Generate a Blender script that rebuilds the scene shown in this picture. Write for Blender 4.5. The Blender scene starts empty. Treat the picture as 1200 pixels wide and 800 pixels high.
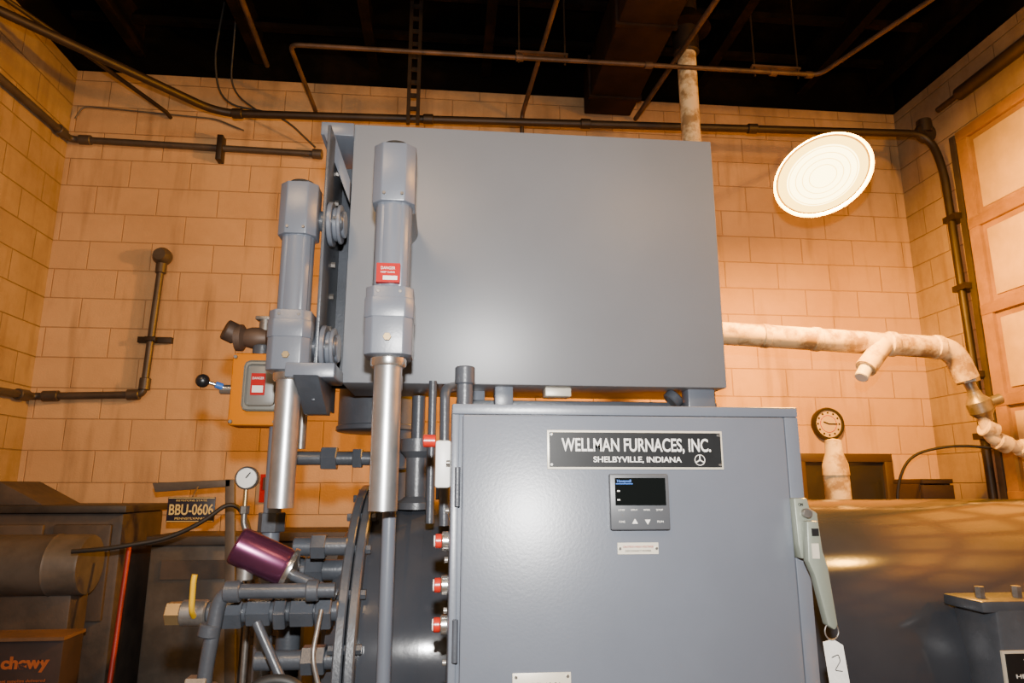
import bpy, bmesh, math, random
from mathutils import Vector, Matrix
random.seed(4)
D=bpy.data
SC=bpy.context.scene
# ------------------------------------------------------------------ materials
def mat(name,col,rough=.5,metal=0.0,bump=0.0,bscale=60,var=0.0,vscale=4,col2=None,lo=.38,hi=.62,spec=.5):
    m=D.materials.new(name); m.use_nodes=True
    nt=m.node_tree; n=nt.nodes; l=nt.links
    b=n['Principled BSDF']
    b.inputs['Base Color'].default_value=(*col,1)
    b.inputs['Roughness'].default_value=rough
    b.inputs['Metallic'].default_value=metal
    b.inputs['Specular IOR Level'].default_value=spec
    tc=n.new('ShaderNodeTexCoord')
    if var>0 or col2:
        no=n.new('ShaderNodeTexNoise'); no.inputs['Scale'].default_value=vscale; no.inputs['Detail'].default_value=6
        no.inputs['Roughness'].default_value=.65
        l.new(tc.outputs['Object'],no.inputs['Vector'])
        r=n.new('ShaderNodeValToRGB')
        c2=col2 if col2 else tuple(c*(1-var) for c in col)
        r.color_ramp.elements[0].position=lo; r.color_ramp.elements[1].position=hi
        r.color_ramp.elements[0].color=(*c2,1); r.color_ramp.elements[1].color=(*col,1)
        l.new(no.outputs['Fac'],r.inputs['Fac']); l.new(r.outputs['Color'],b.inputs['Base Color'])
    if bump>0:
        nb=n.new('ShaderNodeTexNoise'); nb.inputs['Scale'].default_value=bscale; nb.inputs['Detail'].default_value=3
        l.new(tc.outputs['Object'],nb.inputs['Vector'])
        bp=n.new('ShaderNodeBump'); bp.inputs['Strength'].default_value=bump; bp.inputs['Distance'].default_value=.002
        l.new(nb.outputs['Fac'],bp.inputs['Height']); l.new(bp.outputs['Normal'],b.inputs['Normal'])
    return m
def emis(name,col,s):
    m=D.materials.new(name); m.use_nodes=True; n=m.node_tree.nodes; n.clear()
    o=n.new('ShaderNodeOutputMaterial'); e=n.new('ShaderNodeEmission'); e.inputs['Color'].default_value=(*col,1); e.inputs['Strength'].default_value=s
    m.node_tree.links.new(e.outputs[0],o.inputs[0]); return m
def block_mat(name,axes,col,col2,mortar,dirt,dirtamt=.6):
    m=D.materials.new(name); m.use_nodes=True
    nt=m.node_tree; n=nt.nodes; l=nt.links; b=n['Principled BSDF']
    b.inputs['Roughness'].default_value=.6; b.inputs['Specular IOR Level'].default_value=.3
    tc=n.new('ShaderNodeTexCoord'); sp=n.new('ShaderNodeSeparateXYZ'); cb=n.new('ShaderNodeCombineXYZ')
    l.new(tc.outputs['Object'],sp.inputs[0]); l.new(sp.outputs[axes[0]],cb.inputs[0]); l.new(sp.outputs[axes[1]],cb.inputs[1])
    br=n.new('ShaderNodeTexBrick'); br.offset=.5
    br.inputs['Scale'].default_value=1; br.inputs['Brick Width'].default_value=.41; br.inputs['Row Height'].default_value=.203
    br.inputs['Mortar Size'].default_value=.005; br.inputs['Mortar Smooth'].default_value=.8; br.inputs['Bias'].default_value=-.2
    br.inputs['Color1'].default_value=(*col,1); br.inputs['Color2'].default_value=(*col2,1); br.inputs['Mortar'].default_value=(*mortar,1)
    l.new(cb.outputs[0],br.inputs['Vector'])
    no=n.new('ShaderNodeTexNoise'); no.inputs['Scale'].default_value=1.3; no.inputs['Detail'].default_value=8; no.inputs['Roughness'].default_value=.7
    l.new(tc.outputs['Object'],no.inputs['Vector'])
    rp=n.new('ShaderNodeValToRGB'); rp.color_ramp.elements[0].position=.35; rp.color_ramp.elements[1].position=.7
    rp.color_ramp.elements[0].color=(0,0,0,1); rp.color_ramp.elements[1].color=(1,1,1,1)
    l.new(no.outputs['Fac'],rp.inputs['Fac'])
    mx=n.new('ShaderNodeMixRGB'); mx.inputs['Color2'].default_value=(*dirt,1)
    mu=n.new('ShaderNodeMath'); mu.operation='MULTIPLY'; mu.inputs[1].default_value=dirtamt
    l.new(rp.outputs['Color'],mu.inputs[0]); l.new(mu.outputs[0],mx.inputs['Fac'])
    l.new(br.outputs['Color'],mx.inputs['Color1'])
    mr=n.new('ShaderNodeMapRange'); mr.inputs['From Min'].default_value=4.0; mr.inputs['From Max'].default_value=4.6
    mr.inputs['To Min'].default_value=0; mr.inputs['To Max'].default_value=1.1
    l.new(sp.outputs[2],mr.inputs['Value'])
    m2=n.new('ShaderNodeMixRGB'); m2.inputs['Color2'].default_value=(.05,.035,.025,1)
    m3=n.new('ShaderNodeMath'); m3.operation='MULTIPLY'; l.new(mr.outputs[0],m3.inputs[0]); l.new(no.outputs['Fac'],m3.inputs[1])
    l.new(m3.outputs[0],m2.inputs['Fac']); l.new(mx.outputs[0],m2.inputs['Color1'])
    mp=n.new('ShaderNodeMapping'); mp.inputs['Scale'].default_value=(9,9,1.2); l.new(tc.outputs['Object'],mp.inputs['Vector'])
    ns=n.new('ShaderNodeTexNoise'); ns.inputs['Scale'].default_value=1.0; ns.inputs['Detail'].default_value=5; l.new(mp.outputs[0],ns.inputs['Vector'])
    rs=n.new('ShaderNodeValToRGB'); rs.color_ramp.elements[0].position=.52; rs.color_ramp.elements[1].position=.8
    rs.color_ramp.elements[0].color=(0,0,0,1); rs.color_ramp.elements[1].color=(.7,.7,.7,1); l.new(ns.outputs['Fac'],rs.inputs['Fac'])
    m4=n.new('ShaderNodeMixRGB'); m4.inputs['Color2'].default_value=(.15,.095,.05,1); l.new(rs.outputs['Color'],m4.inputs['Fac']); l.new(m2.outputs[0],m4.inputs['Color1'])
    l.new(m4.outputs[0],b.inputs['Base Color'])
    nb=n.new('ShaderNodeTexNoise'); nb.inputs['Scale'].default_value=90; l.new(tc.outputs['Object'],nb.inputs['Vector'])
    ad=n.new('ShaderNodeMath'); ad.operation='MULTIPLY_ADD'; ad.inputs[1].default_value=-1.0
    ml=n.new('ShaderNodeMath'); ml.operation='MULTIPLY'; ml.inputs[1].default_value=.25; l.new(nb.outputs['Fac'],ml.inputs[0])
    l.new(br.outputs['Fac'],ad.inputs[0]); l.new(ml.outputs[0],ad.inputs[2])
    bp=n.new('ShaderNodeBump'); bp.inputs['Strength'].default_value=.8; bp.inputs['Distance'].default_value=.006
    l.new(ad.outputs[0],bp.inputs['Height']); l.new(bp.outputs['Normal'],b.inputs['Normal'])
    return m
M={}
M['grey']=mat('machine_grey_paint',(.112,.126,.154),.32,bump=.09,bscale=150,var=.08,vscale=3)
M['vessel']=mat('vessel_grey_paint',(.036,.040,.049),.12,bump=.05,bscale=60,var=.15,vscale=3,spec=.4)
M['greyd']=mat('machine_grey_paint_dark',(.058,.065,.078),.34,bump=.3,bscale=120,var=.25,vscale=8)
M['greyp']=mat('panel_grey_paint',(.150,.160,.178),.38,bump=.08,bscale=220,var=.07,vscale=2)
M['galv']=mat('galvanised_tube',(.46,.46,.46),.33,.85,var=.15,vscale=20)
M['chrome']=mat('plated_steel',(.75,.73,.69),.22,.95)
M['black']=mat('black_plastic',(.010,.010,.011),.35)
M['blackpipe']=mat('black_conduit',(.026,.017,.011),.5,.3,var=.4,vscale=6)
M['brownpipe']=mat('weathered_pipe',(.085,.05,.032),.55,.3,col2=(.035,.023,.016),vscale=7)
M['greypipe']=mat('painted_conduit',(.075,.063,.055),.45,.4,var=.3,vscale=6)
M['yellow']=mat('orange_yellow_enamel',(.50,.145,.0),.55,bump=.1,spec=.05)
M['handley']=mat('yellow_vinyl',(.62,.34,.0),.4)
M['white']=mat('white_plastic',(.66,.65,.61),.4)
M['cream']=mat('cream_plate',(.60,.55,.44),.4,.2)
M['red']=mat('red_label',(.34,.004,.004),.4,spec=.2)
M['redb']=mat('red_button',(.42,.015,.006),.3)
M['purple']=mat('violet_anodised',(.17,.05,.11),.26,.8,var=.2,vscale=10)
M['ins']=mat('pipe_insulation_jacket',(.60,.49,.30),.7,bump=.9,bscale=25,col2=(.24,.16,.075),vscale=9,lo=.40,hi=.55)
M['steel']=mat('valve_steel',(.25,.23,.21),.4,.7,var=.4,vscale=18)
M['brass']=mat('brass_fitting',(.38,.27,.13),.35,.8)
M['castgreen']=mat('pale_green_casting',(.22,.245,.20),.4,.3,bump=.2)
M['paper']=mat('paper_tag',(.72,.71,.67),.7,var=.12,vscale=60)
M['door']=mat('overhead_door_paint',(.62,.46,.20),.5,var=.2,vscale=4)
M['doortrim']=mat('overhead_door_stile',(.34,.19,.055),.55,var=.3,vscale=5)
M['soot']=mat('sooty_roof_deck',(.0018,.0016,.0014),.95,col2=(.009,.006,.004),vscale=1.4,bump=.5,bscale=8,lo=.3,hi=.5,spec=.05)
M['joist']=mat('sooty_joist',(.005,.0035,.003),.95,col2=(.016,.009,.006),vscale=3,lo=.3,hi=.5,spec=.05)
M['duct']=mat('sooty_duct',(.022,.012,.008),.8,col2=(.008,.005,.004),vscale=3,spec=.1)
M['floor']=mat('concrete_floor',(.16,.14,.12),.7,bump=.4,bscale=20,var=.35,vscale=2)
M['brown']=mat('brown_machine',(.060,.045,.035),.6,col2=(.026,.021,.018),vscale=4,bump=.3)
M['dark']=mat('dark_machine',(.030,.027,.025),.5,col2=(.014,.013,.013),vscale=5)
M['card']=mat('cardboard_dark_print',(.028,.016,.016),.7,var=.3,vscale=9)
M['cardtop']=mat('cardboard_flap',(.13,.07,.035),.8,var=.3,vscale=9)
M['orangeink']=mat('orange_ink',(.30,.08,.02),.6)
M['navy']=mat('plate_navy',(.012,.014,.03),.4)
M['plateyellow']=mat('plate_lettering',(.60,.47,.17),.4)
M['glass']=mat('dark_window_glass',(.02,.018,.016),.15)
M['winframe']=mat('window_frame_brown',(.05,.03,.018),.5)
M['signblack']=mat('sign_black',(.009,.010,.011),.4,var=.2,vscale=30,spec=.3)
M['ctrl']=mat('controller_bezel',(.065,.07,.078),.4)
M['screen']=mat('controller_screen',(.003,.004,.004),.12)
M['blueink']=mat('blue_label',(.03,.12,.42),.4)
M['redstick']=mat('red_handle',(.22,.012,.010),.5)
M['rubber']=mat('rubber_hose',(.015,.015,.015),.55)
M['reflector']=mat('reflector_enamel',(.4,.33,.25),.4,.3)
M['bin']=mat('grey_bin_paint',(.09,.08,.07),.5,var=.4,vscale=5)
M['clockface']=mat('clock_face',(.50,.38,.25),.5)
M['lens0']=emis('glowing_lens',(1,.74,.28),13); M['lens1']=emis('glowing_lens_outer',(1,.60,.10),8); M['lens2']=emis('glowing_rim',(1,.36,.012),2.4)
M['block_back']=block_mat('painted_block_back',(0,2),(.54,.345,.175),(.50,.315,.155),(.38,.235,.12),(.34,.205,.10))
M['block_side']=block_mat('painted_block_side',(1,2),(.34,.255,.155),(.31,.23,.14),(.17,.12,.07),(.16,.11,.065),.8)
# ------------------------------------------------------------------ helpers
def grp(name,loc=(0,0,0)):
    e=D.objects.new(name,None); e.empty_display_size=.1; SC.collection.objects.link(e); return e
def add(name,me,par,m,smooth=True):
    o=D.objects.new(name,me); SC.collection.objects.link(o)
    if m is not None: me.materials.append(M[m] if isinstance(m,str) else m)
    if smooth:
        for p in me.polygons: p.use_smooth=True
        me.set_sharp_from_angle(angle=math.radians(32))
    if par is not None: o.parent=par
    return o
def box(name,par,mn,mx,m,bev=0.0,rot=None):
    bm=bmesh.new(); bmesh.ops.create_cube(bm,size=1)
    c=Vector([(a+b)/2 for a,b in zip(mn,mx)]); s=Vector([abs(b-a) for a,b in zip(mn,mx)])
    for v in bm.verts: v.co=Vector((v.co.x*s.x,v.co.y*s.y,v.co.z*s.z))
    if bev>0: bmesh.ops.bevel(bm,geom=bm.edges[:]+bm.verts[:],offset=bev,segments=2,profile=.5,affect='EDGES')
    if rot is not None:
        bmesh.ops.rotate(bm,verts=bm.verts,cent=(0,0,0),matrix=rot)
    for v in bm.verts: v.co+=c
    me=D.meshes.new(name); bm.to_mesh(me); bm.free()
    return add(name,me,par,m,smooth=bev>0)
def frame_of(d):
    d=Vector(d).normalized()
    return d.to_track_quat('Z','Y').to_matrix()
def lathe(name,par,prof,o,d,m,seg=40,phase=0.0):
    R=frame_of(d); o=Vector(o); vs=[];fs=[]
    closed=prof[0]==prof[-1]
    for (r,t) in prof:
        for i in range(seg):
            a=2*math.pi*i/seg+phase
            vs.append(o+R@Vector((r*math.cos(a),r*math.sin(a),t)))
    for k in range(len(prof)-1):
        for i in range(seg):
            j=(i+1)%seg
            fs.append((k*seg+i,k*seg+j,(k+1)*seg+j,(k+1)*seg+i))
    if not closed:
        if prof[0][0]>1e-5: fs.append(tuple(reversed(range(seg))))
        if prof[-1][0]>1e-5: fs.append(tuple((len(prof)-1)*seg+i for i in range(seg)))
    me=D.meshes.new(name); me.from_pydata([tuple(v) for v in vs],[],fs)
    bm=bmesh.new(); bm.from_mesh(me); bmesh.ops.remove_doubles(bm,verts=bm.verts,dist=1e-6)
    bmesh.ops.recalc_face_normals(bm,faces=bm.faces); bm.to_mesh(me); bm.free()
    return add(name,me,par,m)
def cyl(name,par,p1,p2,r,m,seg=28,bev=None,phase=0.0):
    p1=Vector(p1);p2=Vector(p2);L=(p2-p1).length
    b=min(r*.12,L*.2) if bev is None else bev
    prof=[(0,0),(r-b,0),(r,b),(r,L-b),(r-b,L),(0,L)] if b>0 else [(0,0),(r,0),(r,L),(0,L)]
    return lathe(name,par,prof,p1,p2-p1,m,seg,phase)
def hexn(name,par,p1,p2,r,m='steel'): return cyl(name,par,p1,p2,r,m,seg=6,bev=r*.06)
def prism(name,par,pts,y0,y1,m,bev=0.0,axis='y'):
    bm=bmesh.new()
    def q(a,b,t): return (a,t,b) if axis=='y' else ((t,a,b) if axis=='x' else (a,b,t))
    v0=[bm.verts.new(q(a,b,y0)) for a,b in pts]; v1=[bm.verts.new(q(a,b,y1)) for a,b in pts]
    bm.faces.new(v0); bm.faces.new(list(reversed(v1))); n=len(pts)
    for i in range(n): bm.faces.new((v0[i],v0[(i+1)%n],v1[(i+1)%n],v1[i]))
    bmesh.ops.recalc_face_normals(bm,faces=bm.faces)
    if bev>0: bmesh.ops.bevel(bm,geom=bm.edges[:],offset=bev,segments=2,profile=.5,affect='EDGES')
    me=D.meshes.new(name); bm.to_mesh(me); bm.free()
    return add(name,me,par,m,smooth=bev>0)
def tube(name,par,pts,r,m,fil=.05,n=7):
    P=[Vector(p) for p in pts]; out=[P[0]]
    for i in range(1,len(P)-1):
        a=P[i-1]-P[i]; b=P[i+1]-P[i]; f=min(fil,a.length*.48,b.length*.48)
        s=P[i]+a.normalized()*f; e=P[i]+b.normalized()*f
        for k in range(n+1):
            t=k/n; out.append((1-t)**2*s+2*t*(1-t)*P[i]+t*t*e)
    out.append(P[-1])
    cu=D.curves.new(name,'CURVE'); cu.dimensions='3D'; cu.bevel_depth=r; cu.bevel_resolution=5; cu.use_fill_caps=True
    sp=cu.splines.new('POLY'); sp.points.add(len(out)-1)
    for i,p in enumerate(out): sp.points[i].co=(*p,1)
    o=D.objects.new(name+'_c',cu); SC.collection.objects.link(o)
    bpy.context.view_layer.update()
    dg=bpy.context.evaluated_depsgraph_get(); me=D.meshes.new_from_object(o.evaluated_get(dg)); me.name=name
    D.objects.remove(o); 
    return add(name,me,par,m)
def text(name,par,s,loc,h,m,width=None,rot=(math.pi/2,0,0),off=0.0,ext=.0008,align='LEFT'):
    c=D.curves.new(name,'FONT'); c.body=s; c.size=h/0.7; c.extrude=ext; c.offset=off; c.align_x=align
    o=D.objects.new(name,c); SC.collection.objects.link(o); o.location=loc; o.rotation_euler=rot
    c.materials.append(M[m])
    if width:
        bpy.context.view_layer.update(); o.scale.x=width/max(o.dimensions.x,1e-4)
    if par is not None: o.parent=par
    return o
def ring(name,par,o,d,R,r,m,seg=40):
    prof=[(R+r*math.cos(a),r*math.sin(a)) for a in [2*math.pi*k/12 for k in range(13)]]
    Rm=frame_of(d); ov=Vector(o); vs=[];fs=[]
    for i in range(seg):
        a=2*math.pi*i/seg
        for (x,t) in prof[:-1]: vs.append(tuple(ov+Rm@Vector((x*math.cos(a),x*math.sin(a),t))))
    for i in range(seg):
        for k in range(12):
            fs.append((i*12+k,((i+1)%seg)*12+k,((i+1)%seg)*12+(k+1)%12,i*12+(k+1)%12))
    me=D.meshes.new(name); me.from_pydata(vs,[],fs)
    return add(name,me,par,m)
# ------------------------------------------------------------------ room
XL,XR,YB,ZT=-2.70,3.55,4.70,4.54
box('floor',None,(XL-.2,-3,-.1),(XR+.2,YB+.2,0),'floor')
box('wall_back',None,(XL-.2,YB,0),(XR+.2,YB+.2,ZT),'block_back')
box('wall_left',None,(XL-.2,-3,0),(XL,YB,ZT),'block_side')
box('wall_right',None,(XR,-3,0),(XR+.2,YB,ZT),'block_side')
box('ceiling',None,(XL-.2,-3,5.0),(XR+.2,YB+.2,5.1),'soot')
box('trim_1',None,(XL-.2,YB+.05,ZT),(XR+.2,YB+.2,5.0),'soot')
box('trim_2',None,(XL-.2,-3,ZT),(XL-.05,YB,5.0),'soot')
box('trim_3',None,(XR+.05,-3,ZT),(XR+.2,YB,5.0),'soot')
j=grp('roof_joists')
for i,x in enumerate([-2.3,-1.45,-.6,.25,1.1,1.95,2.8,3.4]):
    box('web_%d'%i,j,(x-.008,-3,4.72),(x+.008,4.74,5.0),'joist')
    box('bottom_flange_%d'%i,j,(x-.035,-3,4.70),(x+.035,4.74,4.72),'joist')
for i,y in enumerate([2.6,3.35,4.1,4.55]):
    box('bridging_%d'%i,j,(XL,y-.03,4.86),(XR,y+.03,4.90),'joist')
# ------------------------------------------------------------------ ceiling services
d=grp('ceiling_duct')
box('duct_body',d,(1.0,1.5,4.38),(1.36,4.66,4.70),'duct',.01)
for k in range(4): box('duct_seam_%d'%k,d,(.985,2.0+k*.8,4.365),(1.375,2.03+k*.8,4.705),'duct')
s=grp('hanging_strut')
for x in (-.30,-.235):
    box('channel_%d'%(x<-.25),s,(x-.012,4.28,4.02),(x+.012,4.31,5.0),'blackpipe')
for k in range(9): box('web_slot_%d'%k,s,(-.29,4.29,4.12+k*.1),(-.245,4.3,4.15+k*.1),'blackpipe')
p=grp('ceiling_pipe')
tube('pipe_run',p,[(-.99,4.68,4.27),(-.99,4.55,4.27),(-1.02,3.9,4.30),(2.445,3.89,4.3),(2.69,3.14,4.3),(2.95,2.3,4.3)],.015,'brownpipe',.06)
for x in (.4,1.25,2.1,2.35): cyl('coupling_%d'%int(x*10),p,(x,3.897,4.3),(x+.05,3.897,4.3),.023,'brownpipe')
for i,x in enumerate((.42,.72,2.0,2.3)): tube('hanger_%d'%i,p,[(x,3.9,4.27),(x,3.9,5.0)],.006,'blackpipe')
box('hanger_bar_0',p,(.40,3.89,4.335),(.74,3.92,4.35),'brownpipe'); box('hanger_bar_1',p,(1.98,3.89,4.335),(2.32,3.92,4.35),'brownpipe')
p=grp('ceiling_pipe.001'); tube('pipe_run',p,[(.52,4.66,4.05),(.52,4.60,4.32),(.62,3.4,4.46),(.70,2.4,4.46)],.016,'brownpipe',.05)
p=grp('ceiling_pipe.002'); tube('pipe_run',p,[(1.40,4.66,4.36),(1.54,3.38,4.41),(1.65,2.3,4.41)],.018,'brownpipe')
p=grp('ceiling_pipe.003'); tube('pipe_run',p,[(-1.35,4.6,4.6),(-1.3,2.4,4.6)],.018,'brownpipe')
p=grp('vent_pipe')
cyl('pipe',p,(1.56,3.96,2.3),(1.56,3.96,4.45),.062,'ins')
cyl('joint_band',p,(1.56,3.96,3.75),(1.56,3.96,3.79),.068,'ins')
cyl('roof_collar',p,(1.56,3.96,4.44),(1.56,3.96,4.99),.085,'blackpipe')
lathe('storm_cone',p,[(.085,0),(.17,-.0),(.09,.12),(.085,.12)],(1.56,3.96,4.62),(0,0,1),'joist')
cyl('floor_leg',p,(1.56,3.96,0),(1.56,3.96,2.32),.05,'greypipe')
# ------------------------------------------------------------------ wall conduits
c=grp('overhead_conduit')
tube('conduit_run',c,[(-2.65,3.22,4.1),(-1.59,4.42,4.1),(3.44,4.22,4.1),(3.47,4.16,3.8),(3.48,4.13,.1)],.027,'blackpipe',.16)
for i,x in enumerate((-1.5,-.2,.9,2.1)): cyl('coupling_%d'%i,c,(x,4.418-.04*(x+1.59)/1,4.1),(x+.07,4.418-.04*(x+1.66),4.1),.035,'blackpipe')
cyl('junction_box',c,(3.42,4.20,4.11),(3.42,4.25,4.11),.075,'blackpipe'); cyl('junction_cap',c,(3.42,4.225,4.11),(3.42,4.225,4.21),.05,'blackpipe')
for i,z in enumerate((3.4,2.9,2.3,1.9)): box('track_bracket_%d'%i,c,(3.44,4.08,z),(3.55,4.2,z+.04),'blackpipe')
c=grp('overhead_conduit.001'); tube('conduit_run',c,[(-2.6,3.1,4.2),(-2.26,3.94,4.2),(-2.02,4.62,4.2),(-2.02,4.69,4.2)],.014,'blackpipe',.03)
c=grp('wall_conduit')
tube('conduit_run',c,[(-2.66,2.6,3.92),(-2.66,4.66,3.98),(-.95,4.66,3.95)],.024,'greypipe',.05)
cyl('end_fitting',c,(-1.0,4.66,3.951),(-.93,4.66,3.95),.036,'greypipe')
cyl('elbow_collar_0',c,(-2.66,4.5,3.975),(-2.66,4.58,3.978),.034,'greypipe'); cyl('elbow_collar_1',c,(-2.6,4.66,3.98),(-2.52,4.66,3.98),.034,'greypipe')
box('strut_clamp',c,(-1.66,4.62,3.86),(-1.62,4.7,4.05),'blackpipe',.004)
c=grp('wall_conduit.001')
tube('conduit_run',c,[(-2.66,2.6,2.1),(-2.66,4.66,2.17),(-1.98,4.66,2.19),(-1.955,4.66,3.12)],.024,'greypipe',.05)
for i,(a,b) in enumerate([((-2.60,4.66,2.172),(-2.5,4.66,2.175)),((-2.08,4.66,2.188),(-2.0,4.66,2.19)),((-1.978,4.66,2.22),(-1.976,4.66,2.3)),((-1.956,4.66,3.02),(-1.955,4.66,3.1)),((-2.66,4.5,2.165),(-2.66,4.6,2.168))]):
    cyl('fitting_%d'%i,c,a,b,.035,'greypipe')
lathe('conduit_body',c,[(0,0),(.05,.0),(.06,.02),(.06,.06),(.04,.1),(0,.1)],(-1.955,4.70,3.14),(0,-1,0),'greypipe')
box('strut',c,(-2.06,4.665,2.54),(-1.84,4.70,2.58),'blackpipe',.003); box('clamp',c,(-2.0,4.625,2.545),(-1.93,4.67,2.575),'blackpipe',.003)
c=grp('wall_wire')
tube('wire',c,[(-2.66,4.68,4.15),(-2.62,4.68,4.25),(-1.7,4.68,4.2),(-1.5,4.68,4.12)],.006,'bin',.05)
c=grp('loose_cable')
tube('cable_0',c,[(-1.62,4.4,4.95),(-1.66,4.42,4.5),(-1.6,4.47,4.2),(-1.2,4.5,4.16),(-.98,4.66,4.0)],.007,'rubber',.15)
tube('cable_1',c,[(-1.5,4.3,4.95),(-1.55,4.47,4.3),(-1.3,4.48,4.13)],.006,'rubber',.15)
# ------------------------------------------------------------------ overhead door on right wall
g=grp('door_1')
box('slab',g,(3.525,-.6,.02),(3.549,4.05,4.0),'doortrim')
zs=[4.0,3.36,2.76,2.16,1.56,.96,.36]
ys=[4.05-.66*k for k in range(8)]
for i,z in enumerate(zs):
    box('rail_%d'%i,g,(3.495,-.6,z-.06),(3.527,4.05,z+.012),'doortrim',.004)
    for k,y in enumerate(ys[:-1]):
        if i<len(zs)-1:
            z2=zs[i+1]
            box('stile_%d_%d'%(i,k),g,(3.50,y-.09,z2+.01),(3.527,y,z-.058),'doortrim')
            box('panel_%d_%d'%(i,k),g,(3.512,y-.62,z2+.05),(3.53,y-.13,z-.10),'door',.006)
tk=grp('door_track')
box('angle_web',tk,(3.49,4.055,.1),(3.50,4.10,4.0),'greypipe'); box('angle_flange',tk,(3.50,4.09,.1),(3.549,4.10,4.0),'greypipe')
tube('spring_shaft',tk,[(3.44,4.1,4.22),(3.44,-.5,4.22)],.02,'blackpipe')
cyl('spring',tk,(3.44,3.9,4.22),(3.44,2.6,4.22),.045,'blackpipe')
# ------------------------------------------------------------------ clock, window, back wall bits
g=grp('wall_clock')
lathe('case',g,[(0,0),(.115,0),(.118,.03),(.112,.045),(.098,.045),(.096,.03),(0,.03)],(2.728,4.699,2.04),(0,-1,0),'black',48)
lathe('face',g,[(0,.0),(.097,0),(0,.001)],(2.728,4.668,2.04),(0,-1,0),'clockface',48)
ring('face_ring',g,(2.728,4.667,2.04),(0,-1,0),.060,.002,'red',40)
for k in range(12):
    a=k*math.pi/6; q=Vector((2.728+.08*math.sin(a),4.665,2.04+.08*math.cos(a)))
    box('mark_%d'%k,g,q-Vector((.006,.001,.006)),q+Vector((.006,.001,.006)),'black')
cyl('hour_hand',g,(2.728,4.662,2.04),(2.69,4.662,2.055),.004,'black'); cyl('minute_hand',g,(2.728,4.66,2.04),(2.79,4.66,2.04),.003,'black')
g=grp('window_1')
box('glass',g,(2.5,4.68,1.2),(3.13,4.70,1.78),'glass')
box('head',g,(2.46,4.65,1.77),(3.17,4.70,1.83),'winframe',.004); box('jamb_l',g,(2.46,4.65,1.2),(2.52,4.70,1.78),'winframe',.004)
box('jamb_r',g,(3.11,4.65,1.2),(3.17,4.70,1.78),'winframe',.004); box('mullion',g,(2.80,4.66,1.2),(2.83,4.70,1.78),'winframe',.004); box('sill',g,(2.44,4.62,1.15),(3.19,4.70,1.2),'winframe',.004)
g=grp('control_hose'); tube('hose',g,[(3.45,3.95,1.83),(3.20,4.1,1.86),(2.98,4.2,1.80),(2.87,4.2,1.60),(2.86,4.2,1.3),(2.86,4.2,0.02)],.009,'rubber',.12)
g=grp('wooden_crate')
for k in range(4): box('slat_%d'%k,g,(3.12,4.3,1.03+k*.15),(3.34,4.33,1.16+k*.15),'winframe',.004)
for x in (3.12,3.30): box('post_%d'%int(x*100),g,(x,4.33,0),(x+.04,4.6,1.62),'winframe',.004)
box('lid',g,(3.12,4.3,1.62),(3.34,4.6,1.65),'winframe',.004)
# ------------------------------------------------------------------ insulated steam pipe
g=grp('insulated_pipe')
tube('jacket',g,[(.95,3.62,2.455),(1.6,3.6,2.437),(2.90,3.6,2.38),(2.965,3.6,2.20)],.064,'ins',.12)
for i,(x,r) in enumerate(((1.75,.068),(2.05,.069),(2.5,.072),(2.78,.070))): cyl('band_%d'%i,g,(x,3.6,2.437-.043*(x-1.6)),(x+.05,3.6,2.435-.043*(x-1.6)),r,'ins')
tube('tee_branch',g,[(2.46,3.58,2.39),(2.38,3.55,2.31),(2.31,3.53,2.24)],.056,'ins',.05)
cyl('tee_end',g,(2.265,3.51,2.185),(2.315,3.53,2.245),.036,'white')
hexn('union',g,(2.955,3.6,2.26),(2.972,3.6,2.18),.06); cyl('nipple',g,(2.965,3.6,2.2),(3.02,3.6,2.06),.03,'steel')
lathe('valve_body',g,[(0,0),(.035,0),(.04,.03),(.065,.06),(.065,.12),(.04,.15),(.035,.18),(0,.18)],(2.99,3.6,2.13),(.32,0,-.9),'steel')
cyl('valve_bonnet',g,(3.02,3.6,2.05),(3.13,3.57,2.09),.03,'steel')
tube('white_pipe',g,[(3.03,3.6,2.0),(3.06,3.6,1.86),(3.2,3.6,1.82),(3.53,3.6,1.74)],.036,'ins',.05)
for i,q in enumerate([(3.05,3.6,1.92),(3.12,3.6,1.845),(3.25,3.6,1.81)]):
    cyl('elbow_bead_%d'%i,g,Vector(q)-Vector((.03,0,-.01)),Vector(q)+Vector((.04,0,-.02)),.050,'ins')
g=grp('insulated_riser')
cyl('jacket',g,(2.12,3.6,0),(2.12,3.6,1.70),.066,'ins'); lathe('shoulder',g,[(0,0),(.070,0),(.066,.06),(.046,.12),(.043,.19),(0,.2)],(2.12,3.6,1.66),(0,0,1),'ins')
# ------------------------------------------------------------------ pendant lamps
def lamp(name,LC,LN,arm):
    g=grp(name)
    lathe('reflector',g,[(.05,-.15),(.09,-.14),(.16,-.10),(.22,-.04),(.249,0),(.256,.004),(.256,.010),(.248,.008),(.215,-.03),(.15,-.085),(.05,-.13)],LC,LN,'reflector',64)
    lathe('lens',g,[(0,.005),(.10,.004),(.185,.002),(0,-.012)],LC,LN,'lens0',64)
    lathe('lens_outer',g,[(.185,.002),(.230,.0),(.230,-.006),(.185,-.006),(.185,.002)],LC,LN,'lens1',64)
    lathe('lens_rim',g,[(.230,.0),(.249,-.002),(.249,-.008),(.230,-.006),(.230,.0)],LC,LN,'lens2',64)
    for k in range(5): ring('prismatic_rib_%d'%k,g,LC+LN*.004,LN,.07+k*.035,.0022,'lens1',56)
    cyl('ballast',g,LC-LN*.14,LC-LN*.24,.07,'reflector')
    tube('arm',g,[LC-LN*.23,LC-LN*.30]+arm,.014,'blackpipe',.08)
    return g
LC=Vector((1.971,3.2,3.219)); LN=Vector((-.051,-.556,-.829)).normalized()
lamp('pendant_lamp',LC,LN,[(2.58,4.2,3.95),(2.62,4.25,4.08)])
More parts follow.
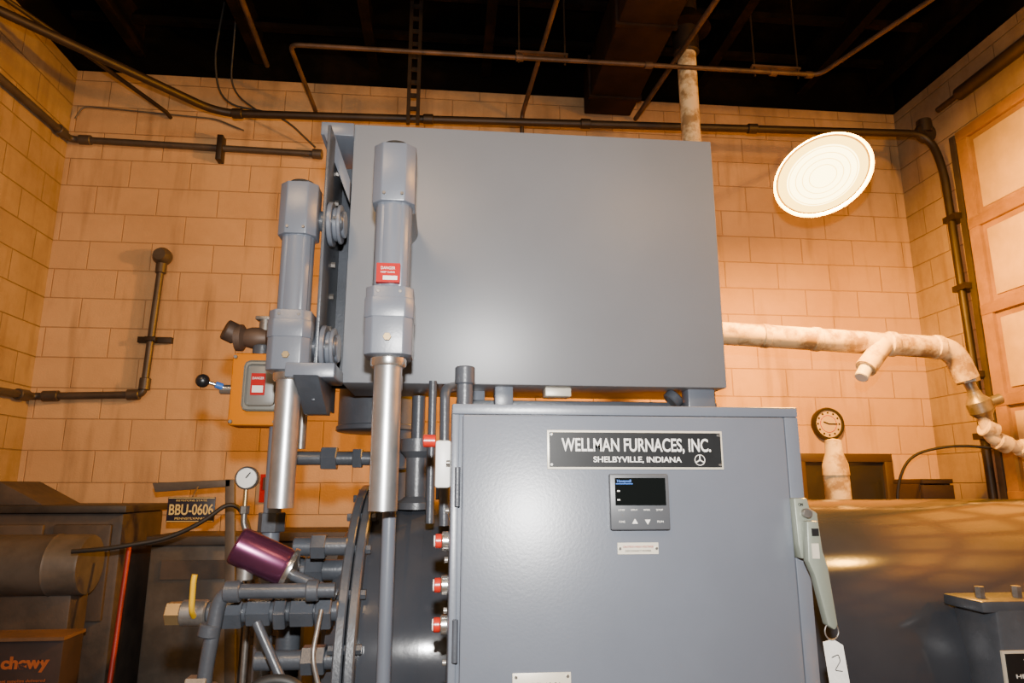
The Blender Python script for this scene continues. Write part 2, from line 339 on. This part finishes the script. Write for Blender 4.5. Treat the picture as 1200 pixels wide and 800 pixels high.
LC2=Vector((2.96,1.52,3.74)); LN2=Vector((-.25,.05,-.97)).normalized()
lamp('pendant_lamp.001',LC2,LN2,[(3.05,1.52,4.3),(3.05,1.52,4.7)])
# ------------------------------------------------------------------ furnace vessel
f=grp('furnace_vessel')
AY,AZ=2.42,1.055
lathe('shell',f,[(0,0),(.50,0),(.50,3.2),(.46,3.32),(.3,3.4),(0,3.42)],(-.23,AY,AZ),(1,0,0),'vessel',160)
lathe('head_flange',f,[(.44,0),(.545,0),(.55,.004),(.55,.022),(.545,.026),(.44,.026)],(-.245,AY,AZ),(1,0,0),'greyd',96)
lathe('head_flange_2',f,[(.3,0),(.545,0),(.55,.004),(.55,.022),(.545,.026),(.3,.026)],(-.275,AY,AZ),(1,0,0),'greyd',96)
lathe('head_cover',f,[(0,-.09),(.25,-.08),(.40,-.045),(.44,0),(.44,.05),(0,.05)],(-.275,AY,AZ),(1,0,0),'greyd',72)
for k in range(24):
    a=2*math.pi*k/24; q=Vector((0,AY+.525*math.cos(a),AZ+.525*math.sin(a)))
    hexn('bolt_%d'%k,f,q+Vector((-.29,0,0)),q+Vector((-.205,0,0)),.013,'greyd')
for i,x in enumerate((.2,1.3,2.6)):
    prism('saddle_%d'%i,f,[(AY-.42,0),(AY+.42,0),(AY+.42,.85),(AY-.42,.85)],x,x+.06,'grey',axis='x')
lathe('weld_band',f,[(.5,0),(.506,0),(.506,.04),(.5,.04)],(-.10,AY,AZ),(1,0,0),'vessel',96)
# terminal box on the shell
g=grp('terminal_box')
box('body',g,(1.47,1.80,.9),(1.86,1.96,1.285),'greyd',.01); box('flange',g,(1.435,1.80,1.27),(1.89,1.95,1.30),'greyd',.006)
for k in range(4): hexn('stud_%d'%k,g,(1.48+k*.11,1.86,1.295),(1.48+k*.11,1.86,1.33),.013,'steel')
box('nameplate',g,(1.475,1.792,1.085),(1.735,1.802,1.17),'signblack'); box('nameplate_border',g,(1.468,1.795,1.078),(1.742,1.801,1.177),'cream')
text('lettering_0',g,'WELLMAN',(1.525,1.791,1.14),.016,'white',.15,off=.0006); text('lettering_1',g,'HEAT PROCESSING',(1.495,1.791,1.11),.010,'white',.2)
# ------------------------------------------------------------------ raised equipment panel
g=grp('equipment_housing')
box('housing',g,(-.306,2.0,1.895),(.854,2.3,2.717),'greyp',.004)
box('back_frame',g,(-.25,2.3,1.93),(.8,2.34,2.68),'greyd')
box('side_plate',g,(-.368,1.90,1.83),(-.358,2.24,2.655),'greyd',.002)
box('plate_web',g,(-.36,2.16,1.90),(-.306,2.17,2.64),'greyd')
box('top_cleat',g,(-.405,1.985,2.668),(-.304,2.25,2.712),'grey',.003)
prism('gusset',g,[(-.395,2.67),(-.362,2.67),(-.308,2.52),(-.308,2.45)],1.985,2.02,'grey',.002)
box('lower_arm',g,(-.43,1.84,1.885),(-.30,2.0,1.925),'grey',.004)
prism('lower_brace',g,[(1.80,1.885),(2.02,1.885),(2.02,1.80),(1.97,1.80)],-.40,-.335,'greyd',.002,axis='x')
for k in range(7): hexn('plate_bolt_%d'%k,g,(-.358,2.03,1.96+k*.10),(-.345,2.03,1.96+k*.10),.009,'steel')
for i,x in enumerate((.06,.80)):
    box('post_%d'%i,g,(x,2.14,1.50),(x+.06,2.2,1.90),'grey',.003)
box('support_bar',g,(.03,2.10,1.835),(.86,2.14,1.862),'greyd',.003)
box('support_pad',g,(.30,2.05,1.87),(.38,2.12,1.897),'cream',.003)
box('stub_left',g,(.145,2.04,1.83),(.20,2.10,1.9),'grey',.003); box('stub_right',g,(.745,2.04,1.80),(.83,2.10,1.9),'grey',.003)
cyl('rod_eye',g,(.70,2.08,1.86),(.72,2.08,1.88),.03,'greyd')
# ------------------------------------------------------------------ actuators
def actuator(name,x,y,mount):
    a=grp(name)
    def cb(n,z0,z1,w,ch,m='grey'):
        h=w/2; pts=[(x-h+ch,y-h),(x+h-ch,y-h),(x+h,y-h+ch),(x+h,y+h-ch),(x+h-ch,y+h),(x-h+ch,y+h),(x-h,y+h-ch),(x-h,y-h+ch)]
        prism(n,a,pts,z0,z1,m,.003,axis='z')
    cb('upper_body',2.292,2.448,.106,.024)
    lathe('end_cap',a,[(0,0),(.042,0),(.044,.008),(.034,.02),(.012,.026),(0,.026)],(x,y,2.443),(0,0,1),'chrome')
    lathe('motor_housing',a,[(0,0),(.046,0),(.046,.25),(0,.25)],(x,y,2.06),(0,0,1),'grey',16)
    cb('motor_rib',2.06,2.30,.080,.012)
    cb('gear_body',1.906,2.072,.114,.020); cb('gear_band',1.995,2.045,.118,.02)
    lathe('seal_ring',a,[(0,0),(.040,0),(.043,.005),(.043,.020),(.038,.026),(0,.026)],(x,y,1.882),(0,0,1),'chrome')
    lathe('cover_tube',a,[(.028,0),(.0335,0),(.0335,.345),(.028,.345),(.028,0)],(x,y,1.545),(0,0,1),'galv')
    lathe('tube_cap',a,[(0,0),(.031,0),(.031,.008),(0,.008)],(x,y,1.548),(0,0,1),'steel')
    hexn('oil_plug',a,(x,y-.055,1.945),(x,y-.066,1.945),.010,'brass')
    for k,(dx,dz) in enumerate(((-.022,2.31),(.022,2.31),(-.026,2.058),(.026,2.058))): cyl('screw_%d'%k,a,(x+dx,y-.048,dz),(x+dx,y-.058,dz),.004,'steel')
    if mount=='x':
        for i,z in enumerate((2.36,1.985)):
            cyl('trunnion_pin_%d'%i,a,(x+.05,y+.03,z),(x+.12,y+.03,z),.03,'greyd')
            for k,(r,x0,x1) in enumerate(((.066,.074,.088),(.05,.088,.102),(.058,.102,.112),(.04,.112,.122))):
                cyl('trunnion_%d_%d'%(i,k),a,(x+x0,y+.05,z),(x+x1,y+.05,z),r,'grey')
    else:
        for i,z in enumerate((2.36,1.985)):
            cyl('trunnion_%d'%i,a,(x,y+.05,z),(x,2.0,z),.045,'greyd')
    return a
A=actuator('linear_actuator',-.142,1.65,'y')
box('warning_label',A,(-.174,1.594,2.080),(-.118,1.611,2.128),'red'); box('label_text_block',A,(-.158,1.5935,2.086),(-.124,1.5943,2.096),'white')
text('label_lettering',A,'DANGER',(-.164,1.5935,2.112),.007,'white',.034)
text('label_lettering_2',A,'KEEP CLEAR',(-.164,1.5935,2.103),.004,'white',.034)
B=actuator('linear_actuator.001',-.430,1.90,'x')
g=grp('guide_rod')
cyl('rod',g,(-.135,1.76,0),(-.135,1.76,1.86),.017,'grey'); cyl('rod_cap',g,(-.135,1.76,1.84),(-.135,1.76,1.88),.022,'grey'); lathe('base',g,[(0,0),(.06,0),(.06,.015),(.03,.03),(0,.03)],(-.135,1.76,0),(0,0,1),'grey')
# ------------------------------------------------------------------ stack
g=grp('exhaust_stack')
lathe('neck',g,[(.0,0),(.148,0),(.156,.004),(.156,.018),(.150,.022),(.150,.6),(0,.6)],(-.235,2.505,1.79),(0,0,1),'greyd',56)
cyl('inner_core',g,(-.18,2.45,1.54),(-.18,2.45,1.80),.07,'greyd')
for k in range(6):
    cyl('stud_%d'%k,g,(-.03+.035*math.cos(k),2.25+.05*math.sin(k),1.56),(-.03+.035*math.cos(k),2.25+.05*math.sin(k),1.74),.008,'greyd')
lathe('relief_body',g,[(0,0),(.06,0),(.06,.02),(.035,.04),(.035,.16),(.055,.18),(.055,.22),(0,.22)],(-.09,2.25,1.53),(0,0,1),'greyd')
tube('relief_pipe',g,[(-.09,2.25,1.74),(-.09,2.25,1.89)],.022,'greyd')
g=grp('gas_train')
cyl('upper_line',g,(-.49,2.3,1.69),(-.16,2.3,1.69),.022,'greyd'); hexn('union_a',g,(-.40,2.3,1.69),(-.35,2.3,1.69),.040,'greyd'); hexn('union_b',g,(-.30,2.3,1.69),(-.27,2.3,1.69),.034,'greyd')
cyl('upper_elbow',g,(-.16,2.3,1.655),(-.16,2.3,1.72),.034,'greyd')
tube('riser',g,[(-.545,2.3,.9),(-.545,2.3,1.79)],.028,'grey'); hexn('riser_union',g,(-.545,2.3,1.46),(-.545,2.3,1.52),.042,'greyd')
cyl('main_line',g,(-.60,1.93,1.283),(-.27,1.93,1.283),.026,'greyd'); 
for i,(a,b,r) in enumerate(((-.56,-.51,.042),(-.50,-.44,.036),(-.43,-.40,.046),(-.39,-.33,.040),(-.325,-.285,.048))): hexn('main_fitting_%d'%i,g,(a,1.93,1.283),(b,1.93,1.283),r,'greyd')
tube('main_loop',g,[(-.27,1.85,1.345),(-.55,1.85,1.345),(-.57,1.85,1.16),(-.57,1.85,.9)],.018,'greyd',.04)
for i,(a,b) in enumerate((((-.50,1.85,1.345),(-.54,1.85,1.345)),((-.566,1.85,1.27),(-.57,1.85,1.24)),((-.34,1.85,1.345),(-.31,1.85,1.345)))): cyl('loop_collar_%d'%i,g,a,b,.026,'greyd')
cyl('valve_seat',g,(-.665,1.93,1.283),(-.60,1.93,1.283),.032,'steel'); hexn('valve_nut',g,(-.70,1.93,1.283),(-.66,1.93,1.283),.03,'brass')
tube('valve_lever',g,[(-.625,1.90,1.28),(-.622,1.87,1.30),(-.620,1.86,1.37),(-.618,1.86,1.385)],.007,'handley',.02)
cyl('branch_line',g,(-.42,2.05,1.435),(-.27,2.05,1.435),.025,'greyd'); hexn('branch_nut',g,(-.37,2.05,1.435),(-.33,2.05,1.435),.036,'greyd')
cyl('lower_line',g,(-.48,1.95,1.16),(-.27,1.95,1.16),.024,'greyd'); hexn('lower_nut',g,(-.36,1.95,1.16),(-.30,1.95,1.16),.038,'greyd')
cyl('rear_line',g,(-.44,2.15,1.36),(-.27,2.15,1.36),.03,'greyd'); hexn('rear_nut',g,(-.40,2.15,1.36),(-.35,2.15,1.36),.042,'greyd')
cyl('rear_header',g,(-.44,2.15,.9),(-.44,2.15,1.40),.034,'greyd')
tube('cross_pipe',g,[(-.42,1.90,1.39),(-.34,1.88,1.36),(-.27,1.88,1.33)],.014,'greyd',.02)
tube('diag_pipe',g,[(-.46,1.86,1.27),(-.38,1.84,1.13),(-.36,1.84,.9)],.012,'greyd',.02)
tube('flex_hose',g,[(-.30,1.82,1.05),(-.34,1.80,1.15),(-.44,1.80,1.15),(-.50,1.80,1.02),(-.5,1.8,.8)],.014,'rubber',.06)
tube('copper_tube',g,[(-.30,1.84,1.30),(-.31,1.80,1.2),(-.28,1.80,1.1)],.006,'steel',.03)
hexn('drain_cock',g,(-.61,1.85,1.12),(-.56,1.85,1.12),.035,'steel'); hexn('drain_cap',g,(-.57,1.85,1.05),(-.57,1.85,1.13),.04,'steel')
for i,z in enumerate((1.0,1.06)): hexn('flange_nut_%d'%i,g,(-.45,1.95,z),(-.41,1.95,z),.03,'steel')
cyl('stand_leg',g,(-.545,2.3,0),(-.545,2.3,.92),.03,'greyd'); cyl('drop_leg',g,(-.57,1.85,0),(-.57,1.85,.92),.022,'greyd')
for i,z in enumerate((.7,.9)): box('manifold_%d'%i,g,(-.62,1.82,z),(-.27,1.98,z+.05),'greyd',.01)
g=grp('solenoid_canister')
d0=Vector((-.530,1.88,1.455)); d1=Vector((-.405,1.90,1.395)); dv=(d1-d0).normalized(); L=(d1-d0).length
lathe('canister',g,[(0,0),(.044,0),(.048,.006),(.048,L-.01),(.045,L),(0,L)],d0,dv,'purple',48)
lathe('end_plate',g,[(0,0),(.052,0),(.054,.004),(.054,.012),(.03,.022),(.012,.03),(0,.03)],d1,dv,'chrome',48)
cyl('foot',g,d0+dv*.03+Vector((0,0,-.04)),d0+dv*.03+Vector((0,.0,-.075)),.02,'steel')
# ------------------------------------------------------------------ rotary valve actuator (yellow box)
g=grp('valve_actuator_box')
box('case',g,(-.697,2.26,1.79),(-.535,2.36,2.028),'yellow',.012)
box('cover',g,(-.652,2.235,1.835),(-.53,2.262,2.0),mat('cover_beige_grey',(.20,.19,.16),.4,bump=.2),.02)
box('cover_inner',g,(-.638,2.228,1.85),(-.545,2.238,1.985),mat('cover_inner_grey',(.15,.145,.13),.4),.015)
box('danger_label',g,(-.622,2.2255,1.885),(-.578,2.229,1.955),'red'); box('danger_text',g,(-.617,2.2245,1.893),(-.583,2.2258,1.915),'white'); text('danger_lettering',g,'DANGER',(-.618,2.224,1.935),.008,'white',.036)
for i,(x,z) in enumerate(((-.685,1.803),(-.685,2.013),(-.548,1.803),(-.548,2.013))): cyl('corner_screw_%d'%i,g,(x,2.262,z),(x,2.253,z),.006,'steel')
cyl('lever_rod',g,(-.72,2.28,1.915),(-.775,2.26,1.932),.006,'chrome'); lathe('lever_ball',g,[(.022*math.sin(math.pi*k/12),-.022*math.cos(math.pi*k/12)) for k in range(13)],(-.782,2.26,1.933),(0,0,1),'black')
cyl('lever_hub',g,(-.735,2.29,1.91),(-.695,2.29,1.91),.016,'chrome'); cyl('lever_grip',g,(-.745,2.27,1.923),(-.725,2.28,1.917),.011,'blueink')
cyl('stem',g,(-.615,2.3,2.02),(-.615,2.3,2.06),.03,'greyd')
lathe('valve_body',g,[(0,0),(.045,0),(.045,.02),(.03,.03),(.036,.05),(.036,.08),(.03,.10),(.05,.115),(.05,.135),(0,.135)],(-.70,2.3,2.085),(1,0,0),'brownpipe')
cyl('valve_stem_top',g,(-.61,2.3,2.09),(-.61,2.3,2.15),.02,'steel'); box('indicator',g,(-.64,2.28,2.145),(-.58,2.32,2.158),'steel',.003)
cyl('side_port',g,(-.735,2.28,2.11),(-.70,2.3,2.095),.035,'brownpipe'); cyl('link_pipe',g,(-.57,2.3,2.085),(-.50,2.3,2.085),.02,'steel')
tube('mount_pipe',g,[(-.51,2.3,2.085),(-.47,2.3,2.085),(-.47,2.3,1.72)],.016,'steel',.03)
# gauge
g=grp('pressure_gauge')
q=Vector((-.655,2.40,1.628))
lathe('case',g,[(0,0),(.036,0),(.038,.005),(.038,.025),(.033,.03),(.032,.024),(0,.024)],q,(0.1,-1,0),'steel',40)
lathe('dial',g,[(0,0),(.032,0),(0,.001)],q+Vector((0,-.0255,0)),(0.1,-1,0),'white',40)
cyl('needle',g,q+Vector((0,-.028,0)),q+Vector((.014,-.028,.018)),.002,'black')
cyl('stem',g,q+Vector((0,-.012,-.035)),q+Vector((0,-.012,-.12)),.008,'brass'); hexn('stem_nut',g,q+Vector((0,-.012,-.09)),q+Vector((0,-.012,-.115)),.016,'steel')
tube('siphon',g,[q+Vector((0,-.012,-.11)),q+Vector((0,-.012,-.15)),(-.62,2.39,1.42),(-.62,2.39,0)],.010,'steel',.04)
# ------------------------------------------------------------------ control cabinet
g=grp('control_cabinet')
box('enclosure',g,(.012,1.472,.72),(.785,1.74,1.775),'grey',.004)
box('rim_top',g,(.0135,1.462,1.752),(.7835,1.4735,1.7735),'grey',.002); box('rim_left',g,(.0135,1.4625,.72),(.028,1.4735,1.7515),'grey',.002)
box('rim_right',g,(.752,1.4625,.72),(.7835,1.4735,1.7515),'grey',.002)
box('door',g,(.035,1.448,.74),(.744,1.471,1.750),'grey',.005)
for k,z in enumerate((1.60,1.30,1.0)): cyl('hinge_%d'%k,g,(.026,1.455,z-.04),(.026,1.455,z+.04),.006,'greyd')
for k in range(9): cyl('rim_screw_%d'%k,g,(.010,1.50,.85+k*.1),(.002,1.50,.85+k*.1),.006,'steel')
for i,(x,y) in enumerate(((.02,1.5),(.74,1.5),(.02,1.69),(.74,1.69))): box('leg_%d'%i,g,(x,y,0),(x+.04,y+.04,.73),'greyd',.003)
box('base_rail',g,(.02,1.5,.3),(.78,1.54,.34),'greyd',.003)
yF=1.448
box('sign_border',g,(.214,yF-.003,1.636),(.598,yF,1.718),'cream',.001)
box('sign_plate',g,(.2185,yF-.0045,1.6405),(.5935,yF-.002,1.7135),'signblack')
text('sign_line_1',g,'WELLMAN FURNACES, INC.',(.245,yF-.005,1.674),.027,'white',.326,off=.0006)
text('sign_line_2',g,'SHELBYVILLE, INDIANA',(.312,yF-.005,1.651),.0115,'white',.192,off=.0003)
ring('sign_emblem_ring',g,(.545,yF-.0045,1.656),(0,-1,0),.011,.0008,'white',32)
for k in range(3):
    a=k*2*math.pi/3+math.pi/2; cyl('sign_emblem_ray_%d'%k,g,(.545,yF-.005,1.656),(.545+.010*math.cos(a),yF-.005,1.656+.010*math.sin(a)),.0014,'white')
for i,(x,z) in enumerate(((.2225,1.7085),(.5895,1.7085),(.2225,1.6455),(.5895,1.6455))): cyl('sign_rivet_%d'%i,g,(x,yF-.003,z),(x,yF-.007,z),.003,'chrome')
box('controller_bezel',g,(.3435,yF-.016,1.512),(.4705,yF,1.6265),'ctrl',.004)
box('controller_screen',g,(.354,yF-.0175,1.562),(.462,yF-.015,1.618),'screen')
text('controller_brand',g,'Honeywell',(.358,yF-.018,1.609),.0055,'blueink',.03,off=.0002)
box('controller_stripe',g,(.356,yF-.0178,1.605),(.392,yF-.0172,1.6068),'blueink')
for k in (0,2): box('status_mark_%d'%k,g,(.358,yF-.0178,1.572+k*.009),(.364,yF-.0172,1.5745+k*.009),'white')
for r,z in enumerate((1.549,1.529)):
    for k in range(4):
        x=.360+k*.027
        if r==0: text('key_label_%d'%k,g,('LOWER','DISPLAY','MANUAL','SETUP')[k],(x-.001,yF-.0172,z+.002),.0035,'white',.014)
        else:
            if k in(1,2):
                s=1 if k==1 else -1
                prism('key_arrow_%d'%k,g,[(x+.001,z-.004*s),(x+.013,z-.004*s),(x+.007,z+.006*s)],yF-.0178,yF-.016,'white')
            else: text('key_text_%d'%k,g,'FUNC' if k==0 else 'RUN',(x,yF-.0172,z-.002),.004,'white',.013)
box('serial_label',g,(.3595,yF-.002,1.463),(.446,yF,1.486),'cream'); text('serial_text',g,'CAUTION HIGH VOLTAGE',(.370,yF-.0025,1.476),.004,'red',.065); text('serial_text_2',g,'DISCONNECT POWER',(.375,yF-.0025,1.468),.0035,'black',.055)
for x in (.364,.4415): cyl('serial_rivet_%d'%int(x*1000),g,(x,yF-.002,1.4745),(x,yF-.005,1.4745),.003,'chrome')
box('lower_label',g,(.14,yF-.003,1.18),(.257,yF,1.240),'cream',.001); text('lower_text',g,'MODEL 10-36',(.155,yF-.0035,1.214),.008,'greypipe',.08); text('lower_text_2',g,'SERIAL 2041',(.155,yF-.0035,1.195),.009,'black',.08)
for x in (.147,.25): cyl('lower_rivet_%d'%int(x*1000),g,(x,yF-.003,1.233),(x,yF-.006,1.233),.003,'chrome')
prism('handle_plate',g,[(.742,1.576),(.772,1.576),(.776,1.555),(.792,1.545),(.794,1.47),(.782,1.452),(.748,1.452),(.744,1.48)],yF-.018,yF+.02,'castgreen',.003)
prism('handle_lever',g,[(.752,1.53),(.778,1.53),(.782,1.47),(.790,1.44),(.800,1.325),(.792,1.315),(.778,1.325),(.760,1.42),(.748,1.45)],yF-.045,yF-.022,'castgreen',.004)
box('handle_slot',g,(.760,yF-.047,1.50),(.775,yF-.044,1.515),'black'); box('handle_tag',g,(.757,yF-.0475,1.455),(.772,yF-.0445,1.485),'cream')
cyl('handle_pivot',g,(.765,yF-.0,1.545),(.765,yF-.03,1.545),.010,'steel')
text('handle_on',g,'ON',(.750,yF-.019,1.56),.006,'black',.01)
ring('lock_ring',g,(.790,yF-.035,1.312),(0.15,-1,0),.016,.0015,'steel')
for i,z in enumerate((1.486,1.396,1.317)):
    cyl('button_base_%d'%i,g,(.012,1.53,z),(-.004,1.53,z),.020,'chrome'); cyl('button_cap_%d'%i,g,(-.004,1.53,z),(-.018,1.53,z),.015,'redb'); cyl('button_tip_%d'%i,g,(-.018,1.53,z),(-.021,1.53,z),.012,'white')
box('side_switch',g,(-.022,1.52,1.597),(.012,1.58,1.70),'white',.006); cyl('side_knob',g,(-.022,1.55,1.70),(-.05,1.55,1.70),.014,'redb')
tg=grp('paper_tag')
prism('tag',tg,[(.770,1.292),(.792,1.297),(.812,1.285),(.822,1.18),(.780,1.172)],yF-.034,yF-.033,'paper')
tube('tag_scrawl',tg,[(.785,yF-.0342,1.262),(.800,yF-.0342,1.268),(.803,yF-.0342,1.255),(.790,yF-.0342,1.238),(.806,yF-.0342,1.236)],.0009,'black',.004)
g=grp('cabinet_conduit'); cyl('riser',g,(.045,1.70,1.775),(.045,1.70,1.86),.020,'greyd'); hexn('hub',g,(.045,1.70,1.775),(.045,1.70,1.79),.03,'greyd'); cyl('cap',g,(.045,1.70,1.85),(.045,1.70,1.895),.025,'greyd')
g=grp('side_conduit'); tube('run',g,[(.0,1.86,1.5),(-.005,1.86,1.86),(.02,1.95,1.88)],.014,'greyd',.03); tube('run_2',g,[(-.04,1.98,1.5),(-.04,1.98,1.90)],.012,'greyd')
# ------------------------------------------------------------------ background clutter, left
g=grp('old_oven')
box('body',g,(-2.66,4.05,0),(-1.75,4.6,1.46),'brown',.02); box('top_lip',g,(-2.68,4.02,1.46),(-1.73,4.62,1.50),'dark',.006)
box('door_panel',g,(-2.6,4.03,.9),(-2.15,4.06,1.40),'brown',.01); box('door_panel_2',g,(-2.1,4.03,.9),(-1.8,4.06,1.40),'brown',.01)
prism('sloped_hood',g,[(-2.66,1.50),(-2.2,1.50),(-2.45,1.63),(-2.66,1.63)],4.1,4.5,'brown',.005)
g=grp('sheet_metal_drum')
lathe('drum',g,[(0,0),(.145,0),(.15,.01),(.15,.15),(.155,.16),(.15,.17),(.15,.49),(0,.5)],(-1.80,3.85,1.21),(-1,0,0),'bin',40); box('drum_stand',g,(-2.25,3.80,0),(-1.85,3.98,1.07),'brown',.01)
g=grp('storage_bin')
box('body',g,(-1.62,4.12,0),(-1.04,4.55,1.28),'bin',.01); box('lid',g,(-1.64,4.10,1.28),(-1.02,4.57,1.33),'greypipe',.006); box('slot',g,(-1.55,4.11,1.1),(-1.12,4.125,1.2),'brown')
g=grp('storage_bin.001'); box('body',g,(-1.0,4.1,0),(-.2,4.55,1.30),'dark',.01); box('lid',g,(-1.01,4.08,1.30),(-.18,4.57,1.35),'brown',.006)
g=grp('support_arm')
prism('plank',g,[(-1.62,1.62),(-1.60,1.57),(-1.20,1.60),(-1.20,1.64)],4.05,4.08,'bin',.003); prism('leg',g,[(-1.23,1.64),(-1.18,1.64),(-1.04,.0),(-1.10,.0)],4.05,4.08,'bin',.003)
g=grp('license_plate')
box('plate',g,(-1.495,3.965,1.412),(-1.245,3.973,1.545),'navy',.003); box('plate_rim_top',g,(-1.49,3.962,1.538),(-1.25,3.966,1.542),'plateyellow'); box('plate_rim_bottom',g,(-1.49,3.962,1.415),(-1.25,3.966,1.419),'plateyellow')
text('number',g,'BBU-0606',(-1.485,3.961,1.452),.055,'plateyellow',.23,off=.001); text('state',g,'KEYSTONE STATE',(-1.45,3.961,1.522),.010,'plateyellow',.16); text('state_2',g,'PENNSYLVANIA',(-1.45,3.961,1.426),.012,'plateyellow',.16)
tube('hanger_wire',g,[(-1.37,3.968,1.54),(-1.37,4.04,1.60)],.004,'steel')
g=grp('cardboard_box')
box('carton',g,(-2.18,3.6,.50),(-1.76,3.78,.90),'card',.004); box('flap',g,(-2.2,3.58,.90),(-1.75,3.78,.915),'cardtop'); text('print',g,'chewy',(-2.02,3.597,.78),.05,'orangeink',.21,off=.003)
text('print_small',g,'pet supplies delivered',(-2.02,3.597,.72),.012,'orangeink',.2)
box('shelf_stand',g,(-2.18,3.6,0),(-1.76,3.78,.50),'dark')
g=grp('broom'); cyl('handle',g,(-1.62,3.85,1.30),(-1.56,3.62,.12),.012,'redstick'); box('head',g,(-1.72,3.56,0.0),(-1.46,3.66,.13),'dark',.01)
g=grp('air_hose'); tube('hose',g,[(-1.75,3.55,1.30),(-1.6,3.55,1.31),(-1.35,3.6,1.35),(-1.2,3.62,1.42),(-1.06,3.65,1.54),(-.97,3.68,1.4),(-.97,3.68,0.02)],.011,'rubber',.15)
g=grp('brown_cabinet'); box('case',g,(-.93,3.6,0),(-.66,3.9,1.22),'dark',.01)
for k in range(3): box('drawer_%d'%k,g,(-.91,3.585,.3+k*.3),(-.68,3.603,.56+k*.3),'brown',.005)
g=grp('wall_placard'); box('board',g,(-1.20,4.685,1.50),(-.98,4.70,1.68),'red'); box('label',g,(-1.18,4.68,1.58),(-1.0,4.688,1.66),'winframe')
# ------------------------------------------------------------------ lights
def area(name,loc,target,size,e,col):
    l=D.lights.new(name,'AREA'); l.shape='DISK'; l.size=size; l.energy=e; l.color=col
    o=D.objects.new(name,l); SC.collection.objects.link(o); o.location=loc
    o.rotation_euler=(Vector(target)-Vector(loc)).to_track_quat('-Z','Y').to_euler(); return o
def point(name,loc,e,col,r=.12):
    l=D.lights.new(name,'POINT'); l.energy=e; l.color=col; l.shadow_soft_size=r
    o=D.objects.new(name,l); SC.collection.objects.link(o); o.location=loc
area('camera_flash',(0.0,-.05,1.82),(.3,4,2.6),.06,92,(1,.98,.95))
area('warm_fill',(-1.2,-1.2,4.3),(-.8,4.2,2.4),.9,75,(1,.64,.34))  # added warm fill high behind the camera, lifts the far wall; no fixture there
area('warm_fill.001',(2.2,-1.0,4.3),(1.0,4.2,2.0),.9,35,(1,.60,.28))  # second added fill, unseen, from the right rear
point('lamp_glow',LC+LN*.16,760,(1,.40,.015),.10)
point('lamp_glow.001',LC2+LN2*.14,170,(1,.42,.02),.10)
w=D.worlds.new('world'); SC.world=w; w.use_nodes=True
w.node_tree.nodes['Background'].inputs[0].default_value=(1,.82,.66,1); w.node_tree.nodes['Background'].inputs[1].default_value=.10
# ------------------------------------------------------------------ camera
cam=D.cameras.new('camera'); cam.lens=24; cam.sensor_width=36; cam.clip_start=.02
co=D.objects.new('camera',cam); SC.collection.objects.link(co)
co.location=(0,0,1.6); co.rotation_euler=(math.radians(102),0,math.radians(-5.5))
SC.camera=co
